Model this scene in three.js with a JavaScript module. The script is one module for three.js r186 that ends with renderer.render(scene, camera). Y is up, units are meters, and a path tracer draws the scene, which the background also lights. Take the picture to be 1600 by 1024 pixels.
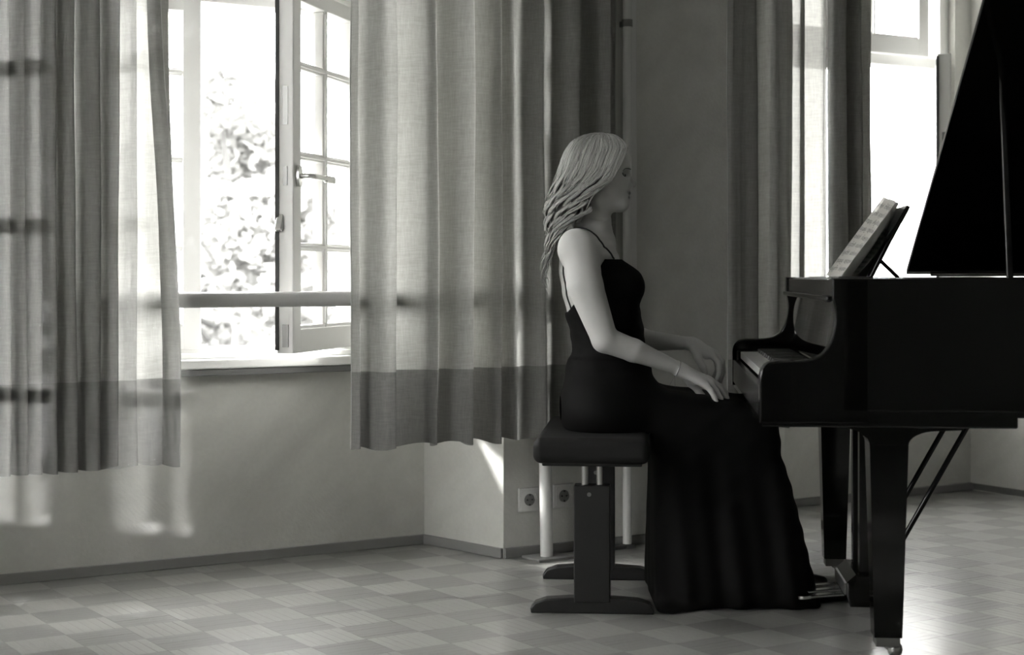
import * as THREE from 'three';
import { RoundedBoxGeometry } from 'three/addons/geometries/RoundedBoxGeometry.js';
import { mergeGeometries, mergeVertices } from 'three/addons/utils/BufferGeometryUtils.js';
import { MarchingCubes } from 'three/addons/objects/MarchingCubes.js';
import { ImprovedNoise } from 'three/addons/math/ImprovedNoise.js';

// ---------------------------------------------------------------- camera, sky, sun, exposure
const V = (x, y, z) => new THREE.Vector3(x, y, z);
const EYE = 0.95, F = 2500, HORIZON = 430;                       // eye height, focal length in pixels of a 1600 wide frame, horizon row
const scene = new THREE.Scene();
const camera = new THREE.PerspectiveCamera(2 * Math.atan(512 / F) * 180 / Math.PI, 1600 / 1024, 0.05, 400);
camera.position.set(0, EYE, 0);
camera.lookAt(0, EYE, -1);
camera.setViewOffset(1600, 1024, 0, 512 - HORIZON, 1600, 1024);   // a shift lens keeps the verticals upright
camera.focus = 4.8;
camera.userData.fStop = 3.2;
scene.background = new THREE.Color(16, 15.95, 15.7);             // an even white hazy sky
const sun = new THREE.DirectionalLight(new THREE.Color(1, 1, 0.97), 9.0);
const sunWay = V(2.058, -1.30, -0.077);                              // low through the windows, from the left
sun.position.copy(V(-0.5, 1.2, -5.6).addScaledVector(sunWay, -6));
sun.target.position.set(-0.5, 1.2, -5.6);
sun.castShadow = true;
sun.shadow.radius = 6;
sun.shadow.mapSize.set(2048, 2048);
Object.assign(sun.shadow.camera, { left: -7, right: 7, top: 7, bottom: -7, near: 0.5, far: 40 });
scene.add(sun, sun.target);
const renderer = new THREE.WebGLRenderer({ antialias: true });
renderer.toneMapping = THREE.LinearToneMapping;
renderer.toneMappingExposure = 1.35;
renderer.shadowMap.enabled = true;

// ---------------------------------------------------------------- helpers
function rng(seed) { let s = seed | 0; return () => { s = (s + 0x6d2b79f5) | 0; let t = Math.imul(s ^ (s >>> 15), 1 | s); t = (t + Math.imul(t ^ (t >>> 7), 61 | t)) ^ t; return ((t ^ (t >>> 14)) >>> 0) / 4294967296; }; }
const noise = new ImprovedNoise();
const lerp = THREE.MathUtils.lerp, clamp = THREE.MathUtils.clamp, rad = THREE.MathUtils.degToRad;
const smooth = (a, b, x) => { const t = clamp((x - a) / (b - a), 0, 1); return t * t * (3 - 2 * t); };
const at = (px, py, depth) => V((px - 800) / F * depth, EYE - (py - HORIZON) / F * depth, -depth);   // a point seen at px, py at a given distance
const used = new Map();
function numbered(name) { const n = used.get(name) ?? 0; used.set(name, n + 1); return n ? name + '_' + String(n).padStart(3, '0') : name; }
function tag(o, label, category, group, kind) {
  if (label) o.userData.label = label;
  if (category) o.userData.category = category;
  if (group) o.userData.group = group;
  if (kind) o.userData.kind = kind;
  return o;
}
function thing(name, label, category, pos = [0, 0, 0], turn = 0, group) {
  const o = new THREE.Group(); o.name = numbered(name); o.position.set(...pos); o.rotation.y = turn; scene.add(o);
  return tag(o, label, category, group);
}
function merge(list) {
  const out = list.map((g) => { const h = g.index ? g.toNonIndexed() : g; for (const k of Object.keys(h.attributes)) if (!['position', 'normal', 'uv'].includes(k)) h.deleteAttribute(k); return h; });
  if (!out.every((h) => h.attributes.uv)) out.forEach((h) => h.deleteAttribute('uv'));
  return out.length > 1 ? mergeGeometries(out) : out[0];
}
function part(name, geo, mat, parent, label) {
  const m = new THREE.Mesh(Array.isArray(geo) ? merge(geo) : geo, mat);
  m.name = parent && parent !== scene ? name : numbered(name); m.castShadow = m.receiveShadow = true;
  (parent ?? scene).add(m);
  if (label) m.userData.label = label;
  return m;
}
function structure(name, geo, mat, pos, turn = 0) {
  const m = part(name, geo, mat, scene); m.userData.kind = 'structure';
  if (pos) m.position.set(...pos); m.rotation.y = turn;
  return m;
}
const bx = (x0, x1, y0, y1, z0, z1, r = 0) => (r ? new RoundedBoxGeometry(x1 - x0, y1 - y0, z1 - z0, 2, r) : new THREE.BoxGeometry(x1 - x0, y1 - y0, z1 - z0)).translate((x0 + x1) / 2, (y0 + y1) / 2, (z0 + z1) / 2);
function rod(a, b, r0, r1 = r0, seg = 16) {
  const d = b.clone().sub(a), g = new THREE.CylinderGeometry(r1, r0, d.length(), seg);
  return g.applyQuaternion(new THREE.Quaternion().setFromUnitVectors(V(0, 1, 0), d.normalize())).translate((a.x + b.x) / 2, (a.y + b.y) / 2, (a.z + b.z) / 2);
}
function prism(points, z0, z1, bevel = 0) {                        // an outline in x, y given thickness along z
  const s = new THREE.Shape(points.map((p) => new THREE.Vector2(p[0], p[1])));
  return new THREE.ExtrudeGeometry(s, { depth: z1 - z0 - 2 * bevel, bevelEnabled: bevel > 0, bevelThickness: bevel, bevelSize: bevel, bevelOffset: -bevel, bevelSegments: 2, curveSegments: 10 }).translate(0, 0, z0 + bevel);
}
function plan(points, y0, y1, holes = [], bevel = 0) {             // a footprint in x, z given height
  const s = new THREE.Shape(points.map((p) => new THREE.Vector2(p[0], -p[1])));
  for (const h of holes) s.holes.push(new THREE.Path(h.map((p) => new THREE.Vector2(p[0], -p[1]))));
  return new THREE.ExtrudeGeometry(s, { depth: y1 - y0 - 2 * bevel, bevelEnabled: bevel > 0, bevelThickness: bevel, bevelSize: bevel, bevelOffset: -bevel, bevelSegments: 2, curveSegments: 10 }).rotateX(-Math.PI / 2).translate(0, y0 + bevel, 0);
}
function texture(w, h, fn, rx = 1, ry = 1, srgb = true) {
  const d = new Uint8Array(w * h * 4);
  for (let y = 0; y < h; y++) for (let x = 0; x < w; x++) { const v = clamp(fn(x, y), 0, 1) * 255, o = (y * w + x) * 4; d[o] = v; d[o + 1] = v; d[o + 2] = v * (srgb ? 0.985 : 1); d[o + 3] = 255; }
  const t = new THREE.DataTexture(d, w, h);
  t.wrapS = t.wrapT = THREE.RepeatWrapping; t.magFilter = THREE.LinearFilter; t.minFilter = THREE.LinearMipmapLinearFilter; t.generateMipmaps = true;
  if (srgb) t.colorSpace = THREE.SRGBColorSpace;
  t.repeat.set(rx, ry); t.needsUpdate = true;
  return t;
}
const tile = (x, y, n, s) => { const a = x / n * 2 * Math.PI, b = y / n * 2 * Math.PI; return noise.noise(Math.cos(a) * s + 7.3, Math.sin(a) * s + Math.cos(b) * s, Math.sin(b) * s + 3.1); };
const grey = (v, warm = 0.975) => new THREE.Color().setRGB(v, v * 0.998, v * warm);
const std = (v, rough, extra = {}) => new THREE.MeshStandardMaterial({ color: grey(v), roughness: rough, ...extra });
const phys = (v, rough, extra = {}) => new THREE.MeshPhysicalMaterial({ color: grey(v), roughness: rough, ...extra });

// ---------------------------------------------------------------- materials
const rt = rng(11);
const plasterTone = texture(256, 256, (x, y) => 0.94 + 0.05 * tile(x, y, 256, 1.2) + 0.03 * tile(x, y, 256, 5) + 0.02 * (rt() - 0.5), 0.45, 0.45);
const plasterBump = texture(256, 256, (x, y) => 0.5 + 0.22 * tile(x, y, 256, 9) + 0.25 * (rt() - 0.5) + 0.2 * tile(x, y, 256, 2), 1.6, 1.6, false);
const weave = texture(512, 512, (x, y) => {
  const slubX = 0.5 + 0.5 * noise.noise(x * 0.02, Math.floor(y / 4) * 0.77, 1.5), slubY = 0.5 + 0.5 * noise.noise(Math.floor(x / 4) * 0.77, y * 0.02, 9.5);
  return 0.83 + 0.09 * (slubX - 0.5) + 0.09 * (slubY - 0.5) + ((x & 3) === 0 ? -0.05 : 0) + ((y & 3) === 0 ? -0.05 : 0) + 0.05 * (rt() - 0.5);
}, 3.2, 3.2);
const grain = texture(512, 256, (x, y) => 0.86 + 0.07 * noise.noise(x * 0.012, y * 0.35, 2) + 0.05 * noise.noise(x * 0.05, y * 1.1, 6) + 0.03 * (rt() - 0.5), 2.2, 9);
const M = {
  plaster: std(0.67, 0.95, { map: plasterTone, bumpMap: plasterBump, bumpScale: 0.0012 }),
  ceiling: std(0.7, 0.95),
  base: std(0.23, 0.5),
  paint: phys(0.84, 0.35, { clearcoat: 0.2, clearcoatRoughness: 0.3 }),
  sillShade: std(0.14, 0.55),  // dark colour standing in for the shaded gap under the sills
  pane: new THREE.MeshPhysicalMaterial({ color: 0xffffff, transmission: 1, thickness: 0, roughness: 0.0, ior: 1.5 }),
  gasket: std(0.05, 0.7),
  chrome: std(0.55, 0.28, { metalness: 1 }),
  steel: std(0.28, 0.35, { metalness: 0.9 }),
  brass: std(0.45, 0.25, { metalness: 1 }),
  pipe: phys(0.66, 0.35, { clearcoat: 0.3 }),
  barre: phys(0.52, 0.4, { clearcoat: 0.2 }),
  lacquer: phys(0.003, 0.12, { specularIntensity: 0.55, clearcoat: 0.12, clearcoatRoughness: 0.04 }),
  lacquerDull: std(0.006, 0.4),
  ivory: phys(0.62, 0.25, { clearcoat: 0.4 }),
  ebony: phys(0.006, 0.3),
  slip: phys(0.012, 0.25),
  felt: std(0.02, 1),
  leather: phys(0.010, 0.6, { specularIntensity: 0.4 }),
  wood: phys(0.012, 0.4),
  cloth: new THREE.MeshPhysicalMaterial({ color: grey(0.48), map: weave, roughness: 0.975, transmission: 0.62, thickness: 0, side: THREE.DoubleSide, specularIntensity: 0.1 }),
  backlitCloth: new THREE.MeshPhysicalMaterial({ color: grey(0.66), map: weave, roughness: 0.972, transmission: 0.8, thickness: 0, side: THREE.DoubleSide, specularIntensity: 0.1 }),  // paler, clearer copy of the curtain cloth, with strong backlight put into it
  hem: new THREE.MeshPhysicalMaterial({ color: grey(0.28), map: weave, roughness: 1, transmission: 0.35, thickness: 0, side: THREE.DoubleSide, specularIntensity: 0.1 }),
  thread: std(0.4, 1),
  socket: phys(0.6, 0.3),
  socketDark: std(0.2, 0.5),
};

// ---------------------------------------------------------------- the window wall: a runs along it, h up, b out of it into the room; a = b = 0 is the far corner of the second niche
const WALL = rad(31.2), C = [2.03, 7.077], ux = Math.cos(WALL), uz = Math.sin(WALL), nx = Math.sin(WALL), nz = -Math.cos(WALL);
const CORNER = [C[0], 0, -C[1]];
const along = (px, b) => { const r = (px - 800) / F; return (C[0] + b * nx - r * (C[1] + b * nz)) / (r * uz - ux); };   // where on the wall a view column falls
const TOP = 3.4;
const W1 = [-4.32, -2.93], W2 = [-1.16, -0.10], SILL = 0.66, HEAD = 2.85, MID = 1.875;
structure('wall_back', [
  plan([[-6.5, -0.32], [-6.5, 0.4], [-4.62, 0.4], [-4.55, 0], [W1[0], 0], [W1[0], -0.32]], 0, TOP),
  plan([[W1[0], -0.32], [W1[0], 0], [W1[1], 0], [W1[1], -0.32]], 0, SILL),
  plan([[W1[0], -0.32], [W1[0], 0], [W1[1], 0], [W1[1], -0.32]], HEAD, TOP),
  plan([[W1[1], -0.32], [W1[1], 0], [-2.736, 0], [-2.649, 0.4], [-1.42, 0.4], [-1.34, 0], [W2[0], 0], [W2[0], -0.32]], 0, TOP),
  plan([[W2[0], -0.32], [W2[0], 0], [W2[1], 0], [W2[1], -0.32]], 0, SILL),
  plan([[W2[0], -0.32], [W2[0], 0], [W2[1], 0], [W2[1], -0.32]], HEAD, TOP),
  plan([[W2[1], -0.32], [W2[1], 0], [0, 0], [0.0, 0.4], [4.3, 0.4], [4.3, -0.32]], 0, TOP),
], M.plaster, CORNER, WALL);
// left wall with two tall windows, the first added unseen to light the woman, and the rest of the hall
const LB = [[0.75, 2.1, SILL], [2.42, 3.06, 0.40]];
structure('wall_left', [
  bx(-6.5, -6.2, 0, TOP, 0.4, LB[0][0]), bx(-6.5, -6.2, 0, TOP, LB[0][1], LB[1][0]), bx(-6.5, -6.2, 0, TOP, LB[1][1], 7.6),
  ...LB.flatMap(([p, q, low]) => [bx(-6.5, -6.2, 0, low, p, q), bx(-6.5, -6.2, HEAD, TOP, p, q)]),
], M.plaster, CORNER, WALL);
structure('wall_right', [bx(4.0, 4.3, 0, TOP, 0.4, 7.6)], M.plaster, CORNER, WALL);
structure('wall_front', [bx(-6.5, 4.3, 0, TOP, 7.6, 7.9)], M.plaster, CORNER, WALL);
structure('ceiling', [bx(-6.5, 4.3, TOP, TOP + 0.25, -0.32, 7.9)], M.ceiling, CORNER, WALL);
const skirting = (name, x0, z0, x1, z1) => {
  const d = Math.hypot(x1 - x0, z1 - z0), g = bx(0, d, 0, 0.034, 0, 0.013, 0.003).rotateY(-Math.atan2(z1 - z0, x1 - x0)).translate(x0, 0, z0);
  return structure(name, [g], M.base, CORNER, WALL);
};
skirting('baseboard_left', -4.55, 0, -2.736, 0);
skirting('baseboard_reveal', -2.736, 0, -2.649, 0.4);
skirting('baseboard_pier', -2.649, 0.4, -1.42, 0.4);
skirting('baseboard_niche', -1.34, 0, 0, 0);
skirting('baseboard_right', 0, 0.4, 0, 0);

// ---------------------------------------------------------------- parquet floor
const floor = structure('floor', [plan([[-6.5, -0.32], [4.3, -0.32], [4.3, 7.9], [-6.5, 7.9]], -0.2, -0.010)], std(0.03, 0.8), CORNER, WALL);
{
  const turn = rad(33.2), pitch = 0.160, origin = at(610, 970.5, 2375 / 540.5), gu = V(Math.cos(turn), 0, -Math.sin(turn)), gv = V(Math.sin(turn), 0, Math.cos(turn)), r = rng(5);
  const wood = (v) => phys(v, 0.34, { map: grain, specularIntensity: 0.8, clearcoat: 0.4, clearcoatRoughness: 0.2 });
  const sheenTones = { light: [0.44, 0.47, 0.41, 0.45].map(wood), dark: [0.315, 0.335, 0.295, 0.32].map(wood) };  // pale and dark split paints sheen along the grain; small steps are wood tone
  const variants = [];
  for (let k = 0; k < 8; k++) {                                   // eight cuts of a square of six wooden fingers
    const fingers = [];
    for (let j = 0; j < 6; j++) {
      const w = pitch / 6, g = bx(-pitch / 2 + 0.0004, pitch / 2 - 0.0004, -0.011, -r() * 0.0003, -pitch / 2 + j * w + 0.0003, -pitch / 2 + (j + 1) * w - 0.0003);
      const uv = g.attributes.uv, p = g.attributes.position, ou = r() * 3, ov = r() * 3;
      for (let i = 0; i < uv.count; i++) uv.setXY(i, p.getX(i) + ou, p.getZ(i) + ov);
      fingers.push(g);
    }
    variants.push(merge(fingers));
  }
  const spots = [];
  for (let i = -40; i <= 40; i++) for (let j = -40; j <= 44; j++) {
    const p = origin.clone().addScaledVector(gu, (i + 0.5) * pitch).addScaledVector(gv, (j + 0.5) * pitch);
    const dx = p.x - C[0], dz = -p.z - C[1], a = dx * ux + dz * uz, b = dx * nx + dz * nz, Z = -p.z;
    if (a < -6.3 || a > 4.1 || b < -0.1 || b > 7.7 || (b < 0.3 && (a > 0.1 || (a > -2.55 && a < -1.5) || a < -4.7))) continue;
    const u = Z > 0.5 ? p.x / Z * F + 800 : -9999, v = Z > 0.5 ? HORIZON + EYE / Z * F : 9999;
    spots.push({ p, i, j, inView: u > -70 && u < 1670 && v < 1060, Z });
  }
  spots.sort((s, t) => (t.inView - s.inView) || (s.Z - t.Z));
  const rest = { light: [], dark: [] };
  let n = 0;
  for (const s of spots) {
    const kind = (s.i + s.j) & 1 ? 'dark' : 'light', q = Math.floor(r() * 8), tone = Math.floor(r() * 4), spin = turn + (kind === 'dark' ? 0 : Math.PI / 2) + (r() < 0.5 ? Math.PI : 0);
    if (s.inView && n < 300) {
      const m = part('parquet_square', variants[q], sheenTones[kind][tone], floor);
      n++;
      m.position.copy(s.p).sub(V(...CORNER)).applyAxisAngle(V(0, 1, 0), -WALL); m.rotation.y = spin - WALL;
    } else rest[kind].push(variants[q].clone().rotateY(spin).translate(s.p.x, s.p.y, s.p.z));
  }
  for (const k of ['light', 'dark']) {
    const m = part('parquet_field', [mergeGeometries(rest[k])], sheenTones[k][3], floor);
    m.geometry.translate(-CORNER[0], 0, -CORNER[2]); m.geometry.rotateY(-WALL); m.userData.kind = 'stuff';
  }
}

// ---------------------------------------------------------------- windows: painted frames, casements with glazing bars, panes
function casement(parent, w, h0, h1, bars, cols, hinge, turn, handle, name = 'casement') {   // hinged at x = 0 and reaching towards -x (side -1) or +x (side 1)
  const [hx, side, hz] = hinge, s = (x0, x1, y0, y1, z0, z1, r) => bx(Math.min(x0 * side, x1 * side), Math.max(x0 * side, x1 * side), y0, y1, z0, z1, r);
  const T = 0.056, st = 0.062, br = 0.075;
  const sash = part(name, [
    s(0, st, h0, h1, -T, 0, 0.004), s(w - st, w, h0, h1, -T, 0, 0.004), s(st - 0.004, w - st + 0.004, h0, h0 + br, -T, 0, 0.004), s(st - 0.004, w - st + 0.004, h1 - 0.05, h1, -T, 0, 0.004),
    s(st, w - st, h0 + br - 0.002, h0 + br + 0.01, -T + 0.012, -0.008),
  ], M.paint, parent);
  sash.position.set(hx, 0, hz); sash.rotation.y = turn;
  const xs = [st], ys = [h0 + br, ...bars, h1 - 0.05];
  for (let k = 1; k < cols; k++) xs.push(st + (w - 2 * st) * k / cols);
  xs.push(w - st);
  for (let k = 1; k < xs.length - 1; k++) part('muntin', [s(xs[k] - 0.014, xs[k] + 0.014, h0 + br, h1 - 0.05, -0.044, -0.012, 0.004), s(xs[k] - 0.006, xs[k] + 0.006, h0 + br, h1 - 0.05, -0.052, -0.004, 0.003)], M.paint, sash);
  for (const y of bars) part('muntin', [s(st, w - st, y - 0.013, y + 0.013, -0.043, -0.013, 0.004), s(st, w - st, y - 0.006, y + 0.006, -0.051, -0.005, 0.003)], M.paint, sash);
  for (let i = 0; i + 1 < xs.length; i++) for (let j = 0; j + 1 < ys.length; j++) part('pane', [new THREE.PlaneGeometry(xs[i + 1] - xs[i], ys[j + 1] - ys[j]).translate((xs[i] + xs[i + 1]) / 2 * side, (ys[j] + ys[j + 1]) / 2, -0.028)], M.pane, sash);
  if (handle) {
    const plate = new THREE.CylinderGeometry(0.016, 0.016, 0.012, 24).rotateX(Math.PI / 2).scale(1, 2.1, 1).translate((w - 0.031) * side, handle, 0.006);
    const lever = new THREE.TubeGeometry(new THREE.CatmullRomCurve3([V((w - 0.031) * side, handle, 0.0), V((w - 0.031) * side, handle, 0.045), V((w - 0.045) * side, handle - 0.001, 0.055), V((w - 0.145) * side, handle - 0.003, 0.055)]), 24, 0.0085, 12);
    const grip = bx(-0.075, 0.0, -0.013, 0.010, -0.007, 0.007, 0.005).translate(side < 0 ? -(w - 0.16) + 0.012 + 0.03 : w - 0.16, handle - 0.003, 0.055);
    part('handle', [plate, lever, grip], M.chrome, sash, 'satin metal lever handle');
    part('lock_plate', [s(w, w + 0.002, handle + 0.16, handle + 0.28, -0.036, -0.018), s(w, w + 0.003, handle - 0.03, handle + 0.03, -0.034, -0.02), s(w, w + 0.0025, h0 + 0.02, h0 + 0.09, -0.036, -0.016)], M.steel, sash);
    part('seal', [s(w - 0.002, w + 0.004, h0 + 0.01, h1 - 0.01, -T - 0.004, -T + 0.008)], M.gasket, sash, 'dark rubber seal on the edge');
    part('latch', [bx(-0.008, 0.008, -0.03, 0.03, -0.012, 0.012, 0.004).rotateZ(-0.4).translate((w + 0.002) * side, handle - 0.145, -0.045)], M.chrome, sash);
  }
  return sash;
}
function windowFrame(name, [a0, a1], label) {
  const g = new THREE.Group(); g.name = name; g.position.set(...CORNER); g.rotation.y = WALL; g.userData.kind = 'structure'; scene.add(g); if (label) g.userData.label = label;
  const z0 = -0.15, z1 = -0.035;
  part('window_frame', [bx(a0, a0 + 0.055, SILL, HEAD, z0, z1, 0.004), bx(a1 - 0.055, a1, SILL, HEAD, z0, z1, 0.004), bx(a0, a1, SILL, SILL + 0.05, z0, z1, 0.004), bx(a0, a1, HEAD - 0.05, HEAD, z0, z1, 0.004), bx(a0, a1, MID - 0.02, MID + 0.03, z0, z1 - 0.02, 0.004)], M.paint, g);
  part('window_sill', [bx(a0 - 0.06, a1 + 0.06, 0.644, 0.676, -0.13, 0.06, 0.006), bx(a0 - 0.03, a1 + 0.03, 0.676, 0.694, -0.13, 0.015, 0.004)], M.paint, g);
  part('sill_shade_strip', [bx(a0 - 0.06, a1 + 0.06, 0.622, 0.644, 0.0, 0.052, 0.003)], M.sillShade, g, 'dark strip painted in as the shade under the sill');
  part('outer_sill', [bx(a0, a1, 0.62, SILL, -0.38, -0.13)], M.paint, g);
  return g;
}
const BARS = [1.04, 1.33, 1.616];
{
  const w1 = windowFrame('window_1', W1, 'tall white casement window standing open behind the barre');
  const mid = -3.55;
  casement(w1, mid - W1[0] - 0.045, 0.705, 1.865, BARS, 2, [W1[0] + 0.045, 1, -0.03], 0, 0, 'closed_casement');
  casement(w1, 0.575, 0.705, 1.865, BARS, 2, [-2.985, -1, -0.01], rad(43.4), 1.26, 'open_casement');
  casement(w1, (W1[1] - W1[0]) / 2 - 0.05, 1.905, HEAD - 0.05, [2.33], 2, [W1[0] + 0.05, 1, -0.03], 0, 0, 'transom');
  casement(w1, (W1[1] - W1[0]) / 2 - 0.05, 1.905, HEAD - 0.05, [2.33], 2, [W1[1] - 0.05, -1, -0.03], 0, 0, 'transom');
  const w2 = windowFrame('window_2', W2, 'bright window behind the far curtain and the piano lid');
  casement(w2, 0.44, 0.705, 1.865, BARS, 1, [W2[1] - 0.03, -1, -0.01], rad(45), 1.26, 'open_casement');
  casement(w2, 0.47, 0.705, 1.865, [], 1, [W2[0] + 0.045, 1, -0.03], 0, 0, 'closed_casement');
  casement(w2, (W2[1] - W2[0]) - 0.17, 1.90, HEAD - 0.05, [2.5], 3, [W2[0] + 0.045, 1, -0.03], 0, 0, 'transom');
}
// the two windows of the left wall, beside the camera; the first is added for its light
LB.forEach(([p, q, low], k) => {
  const g = new THREE.Group(); g.name = 'window_' + (k + 3); g.position.set(...CORNER); g.rotation.y = WALL; g.userData.kind = 'structure'; scene.add(g);
  const x0 = -6.4, x1 = -6.3, m = (p + q) / 2;
  part('window_frame', [bx(x0, x1, low, HEAD, p, p + 0.09), bx(x0, x1, low, HEAD, q - 0.09, q), bx(x0, x1, low, HEAD, m - 0.07, m + 0.07), bx(x0, x1, low, low + 0.1, p, q), bx(x0, x1, HEAD - 0.09, HEAD, p, q), bx(x0, x1, MID - 0.06, MID + 0.06, p, q)], M.paint, g);
  part('muntin', [0.25, 0.75].flatMap((f) => [bx(x0 + 0.03, x1 - 0.03, low, HEAD, p + (q - p) * f - 0.014, p + (q - p) * f + 0.014)]).concat([...(low < 0.5 ? [0.73] : []), ...BARS, 2.35].map((y) => bx(x0 + 0.03, x1 - 0.03, y - 0.014, y + 0.014, p, q))), M.paint, g);
  part('pane', [bx(-6.352, -6.348, low + 0.1, HEAD - 0.09, p + 0.09, m - 0.07)], M.pane, g);
  part('pane', [bx(-6.352, -6.348, low + 0.1, HEAD - 0.09, m + 0.07, q - 0.09)], M.pane, g);
  part('window_sill', [bx(-6.3, -6.12, low - 0.035, low, p - 0.05, q + 0.05, 0.006)], M.paint, g);
});

// ---------------------------------------------------------------- curtains
function curtain(label, group, b0, hem, rows, pts, drift = () => 0, seam = 0.65, top = 2.95, cloth = M.cloth) {
  const curve = new THREE.CatmullRomCurve3(pts.map(([px, off]) => V(along(px, b0), 0, b0 + off)), false, 'catmullrom', 0.5);
  const n = pts.length * 9, line = curve.getPoints(n), arc = [0];
  for (let i = 1; i <= n; i++) arc.push(arc[i - 1] + line[i].distanceTo(line[i - 1]));
  const mean = pts.map((p) => p[0]).reduce((s, x) => s + x, 0) / pts.length, r0 = mean * 0.1;
  const g = thing('curtain', label, 'curtain', CORNER, WALL, group);
  const point = (i, h, lower) => {
    const t = i / n, k = 1.08 - 0.22 * smooth(0.4, 2.6, h), q = line[i];
    const sway = 0.010 * noise.noise(t * 9 + r0, h * 0.9, 2.2) + 0.004 * noise.noise(t * 30, h * 2.4, 5.1);
    const wave = lower ? 0.007 * Math.sin(arc[i] * 31 + r0) + 0.006 * noise.noise(arc[i] * 9, r0, 1) : 0;
    return V(q.x + drift(t, h) + sway * 0.8, h + wave, Math.max(b0 + (q.z - b0) * k + sway * 0.5, 0.484));
  };
  const sheet = (h0, h1, count, bottom, mat, name) => {
    const p = [], uv = [], ix = [];
    for (let j = 0; j <= count; j++) for (let i = 0; i <= n; i++) {
      const h = lerp(h0, h1, j / count), v = point(i, h, bottom && j === 0);
      if (name === 'hem' && j > 0 && j < count) v.z += 0.0;
      p.push(v.x, v.y, v.z); uv.push(arc[i], h);
      if (i < n && j < count) { const o = j * (n + 1) + i; ix.push(o, o + 1, o + n + 1, o + 1, o + n + 2, o + n + 1); }
    }
    const geo = new THREE.BufferGeometry();
    geo.setAttribute('position', new THREE.Float32BufferAttribute(p, 3)); geo.setAttribute('uv', new THREE.Float32BufferAttribute(uv, 2)); geo.setIndex(ix); geo.computeVertexNormals();
    return part(name, geo, mat, g);
  };
  sheet(seam, top, rows, false, cloth, 'drape');
  sheet(hem, seam, 10, true, M.hem, 'hem');
  const edge = (i) => new THREE.TubeGeometry(new THREE.CatmullRomCurve3(Array.from({ length: 30 }, (_, j) => point(i, lerp(hem + 0.004, top, j / 29), false))), 60, 0.0015, 5);
  part('selvedge', [edge(0)], M.thread, g); part('selvedge', [edge(n)], M.thread, g);
  return g;
}
const W = 'translucent woven curtains along the window wall';
curtain('pale translucent curtain at the left of the open window, seen through reflections', W, 0.52, 0.405, 26,
  [[-190, 0.000], [-168, 0.035], [-162, 0.030], [-177, -0.012], [-183, -0.030], [-175, -0.036], [-166, 0.000], [-139, 0.035], [-132, 0.030], [-150, -0.012], [-157, -0.030], [-147, -0.036], [-136, 0.000], [-114, 0.035], [-108, 0.030], [-123, -0.012], [-129, -0.030], [-121, -0.036], [-112, 0.000], [-80, 0.035], [-71, 0.030], [-92, -0.012], [-101, -0.030], [-90, -0.036], [-76, 0.000], [-49, 0.035], [-42, 0.030], [-60, -0.012], [-67, -0.030], [-57, -0.036], [-46, 0.000], [-19, 0.035], [-12, 0.030], [-30, -0.012], [-37, -0.030], [-27, -0.036], [-16, 0.000], [6, 0.035], [12, 0.030], [-3, -0.012], [-9, -0.030], [-1, -0.036], [8, 0.000], [30, 0.035], [36, 0.030], [21, -0.012], [15, -0.030], [23, -0.036], [32, 0.000], [54, 0.035], [60, 0.030], [45, -0.012], [39, -0.030], [47, -0.036], [56, 0.000], [78, 0.035], [84, 0.030], [69, -0.012], [63, -0.030], [71, -0.036], [80, 0.000], [107, 0.035], [114, 0.030], [96, -0.012], [89, -0.030], [99, -0.036], [110, 0.000], [142, 0.035], [151, 0.030], [130, -0.012], [121, -0.030], [132, -0.036], [146, 0.000], [173, 0.035], [180, 0.030], [162, -0.012], [155, -0.030], [165, -0.036], [202, 0.035], [209, 0.02], [207, -0.02], [224, -0.012], [240, -0.02], [262, -0.032], [275, -0.012], [262, 0.012], [247, 0.022], [260, 0.036], [274, 0.03]],
  (t, h) => -0.055 * smooth(0.93, 1, t) * smooth(0.7, 2.0, h));
curtain('wide grey curtain between the open window and the seated woman', W, 0.52, 0.412, 30,
  [[549, -0.01], [556, 0.02], [562, -0.03], [574, -0.01], [586, 0.055], [598, 0.07], [607, 0.06], [606, -0.02], [614, -0.035], [640, -0.028], [664, 0.0], [676, 0.035], [679, -0.03], [690, -0.03], [706, 0.03], [722, 0.055], [729, 0.04], [727, -0.034], [745, -0.03], [762, 0.0], [774, 0.04], [780, -0.03], [795, 0.02], [808, 0.0], [822, -0.024], [840, 0.032], [850, 0.0], [868, -0.03], [886, 0.024], [899, 0.034], [903, -0.022], [925, -0.012], [940, 0.022], [947, 0.028], [951, -0.02], [966, -0.01]]);
curtain('long grey curtain hanging beside the pier behind the keyboard end', W, 0.545, 0.40, 26,
  [[1137, 0.0], [1144, 0.012], [1160, 0.02], [1174, 0.03], [1179, -0.03], [1194, -0.04], [1200, 0.01], [1214, 0.014], [1226, 0.02], [1232, 0.01]]);
curtain('curtain fold behind the music shelf, its backlight put in with paler cloth', W, 0.535, 0.40, 26,
  [[1225, -0.02], [1238, -0.005], [1247, 0.015], [1252, 0.018], [1255, -0.012], [1263, 0.0], [1276, 0.02], [1284, 0.016], [1291, 0.0]], () => 0, 0.65, 2.95, M.backlitCloth);
curtain('dark folded curtain edge beside the bright far window above the sheet music', W, 0.585, 0.40, 26,
  [[1293, 0.0], [1300, 0.05], [1312, 0.045], [1306, -0.03], [1318, -0.03], [1328, 0.05], [1334, 0.03], [1322, -0.05], [1336, -0.055], [1345, 0.035], [1353, 0.03], [1357, -0.01], [1346, -0.05], [1336, -0.06]]);

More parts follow.
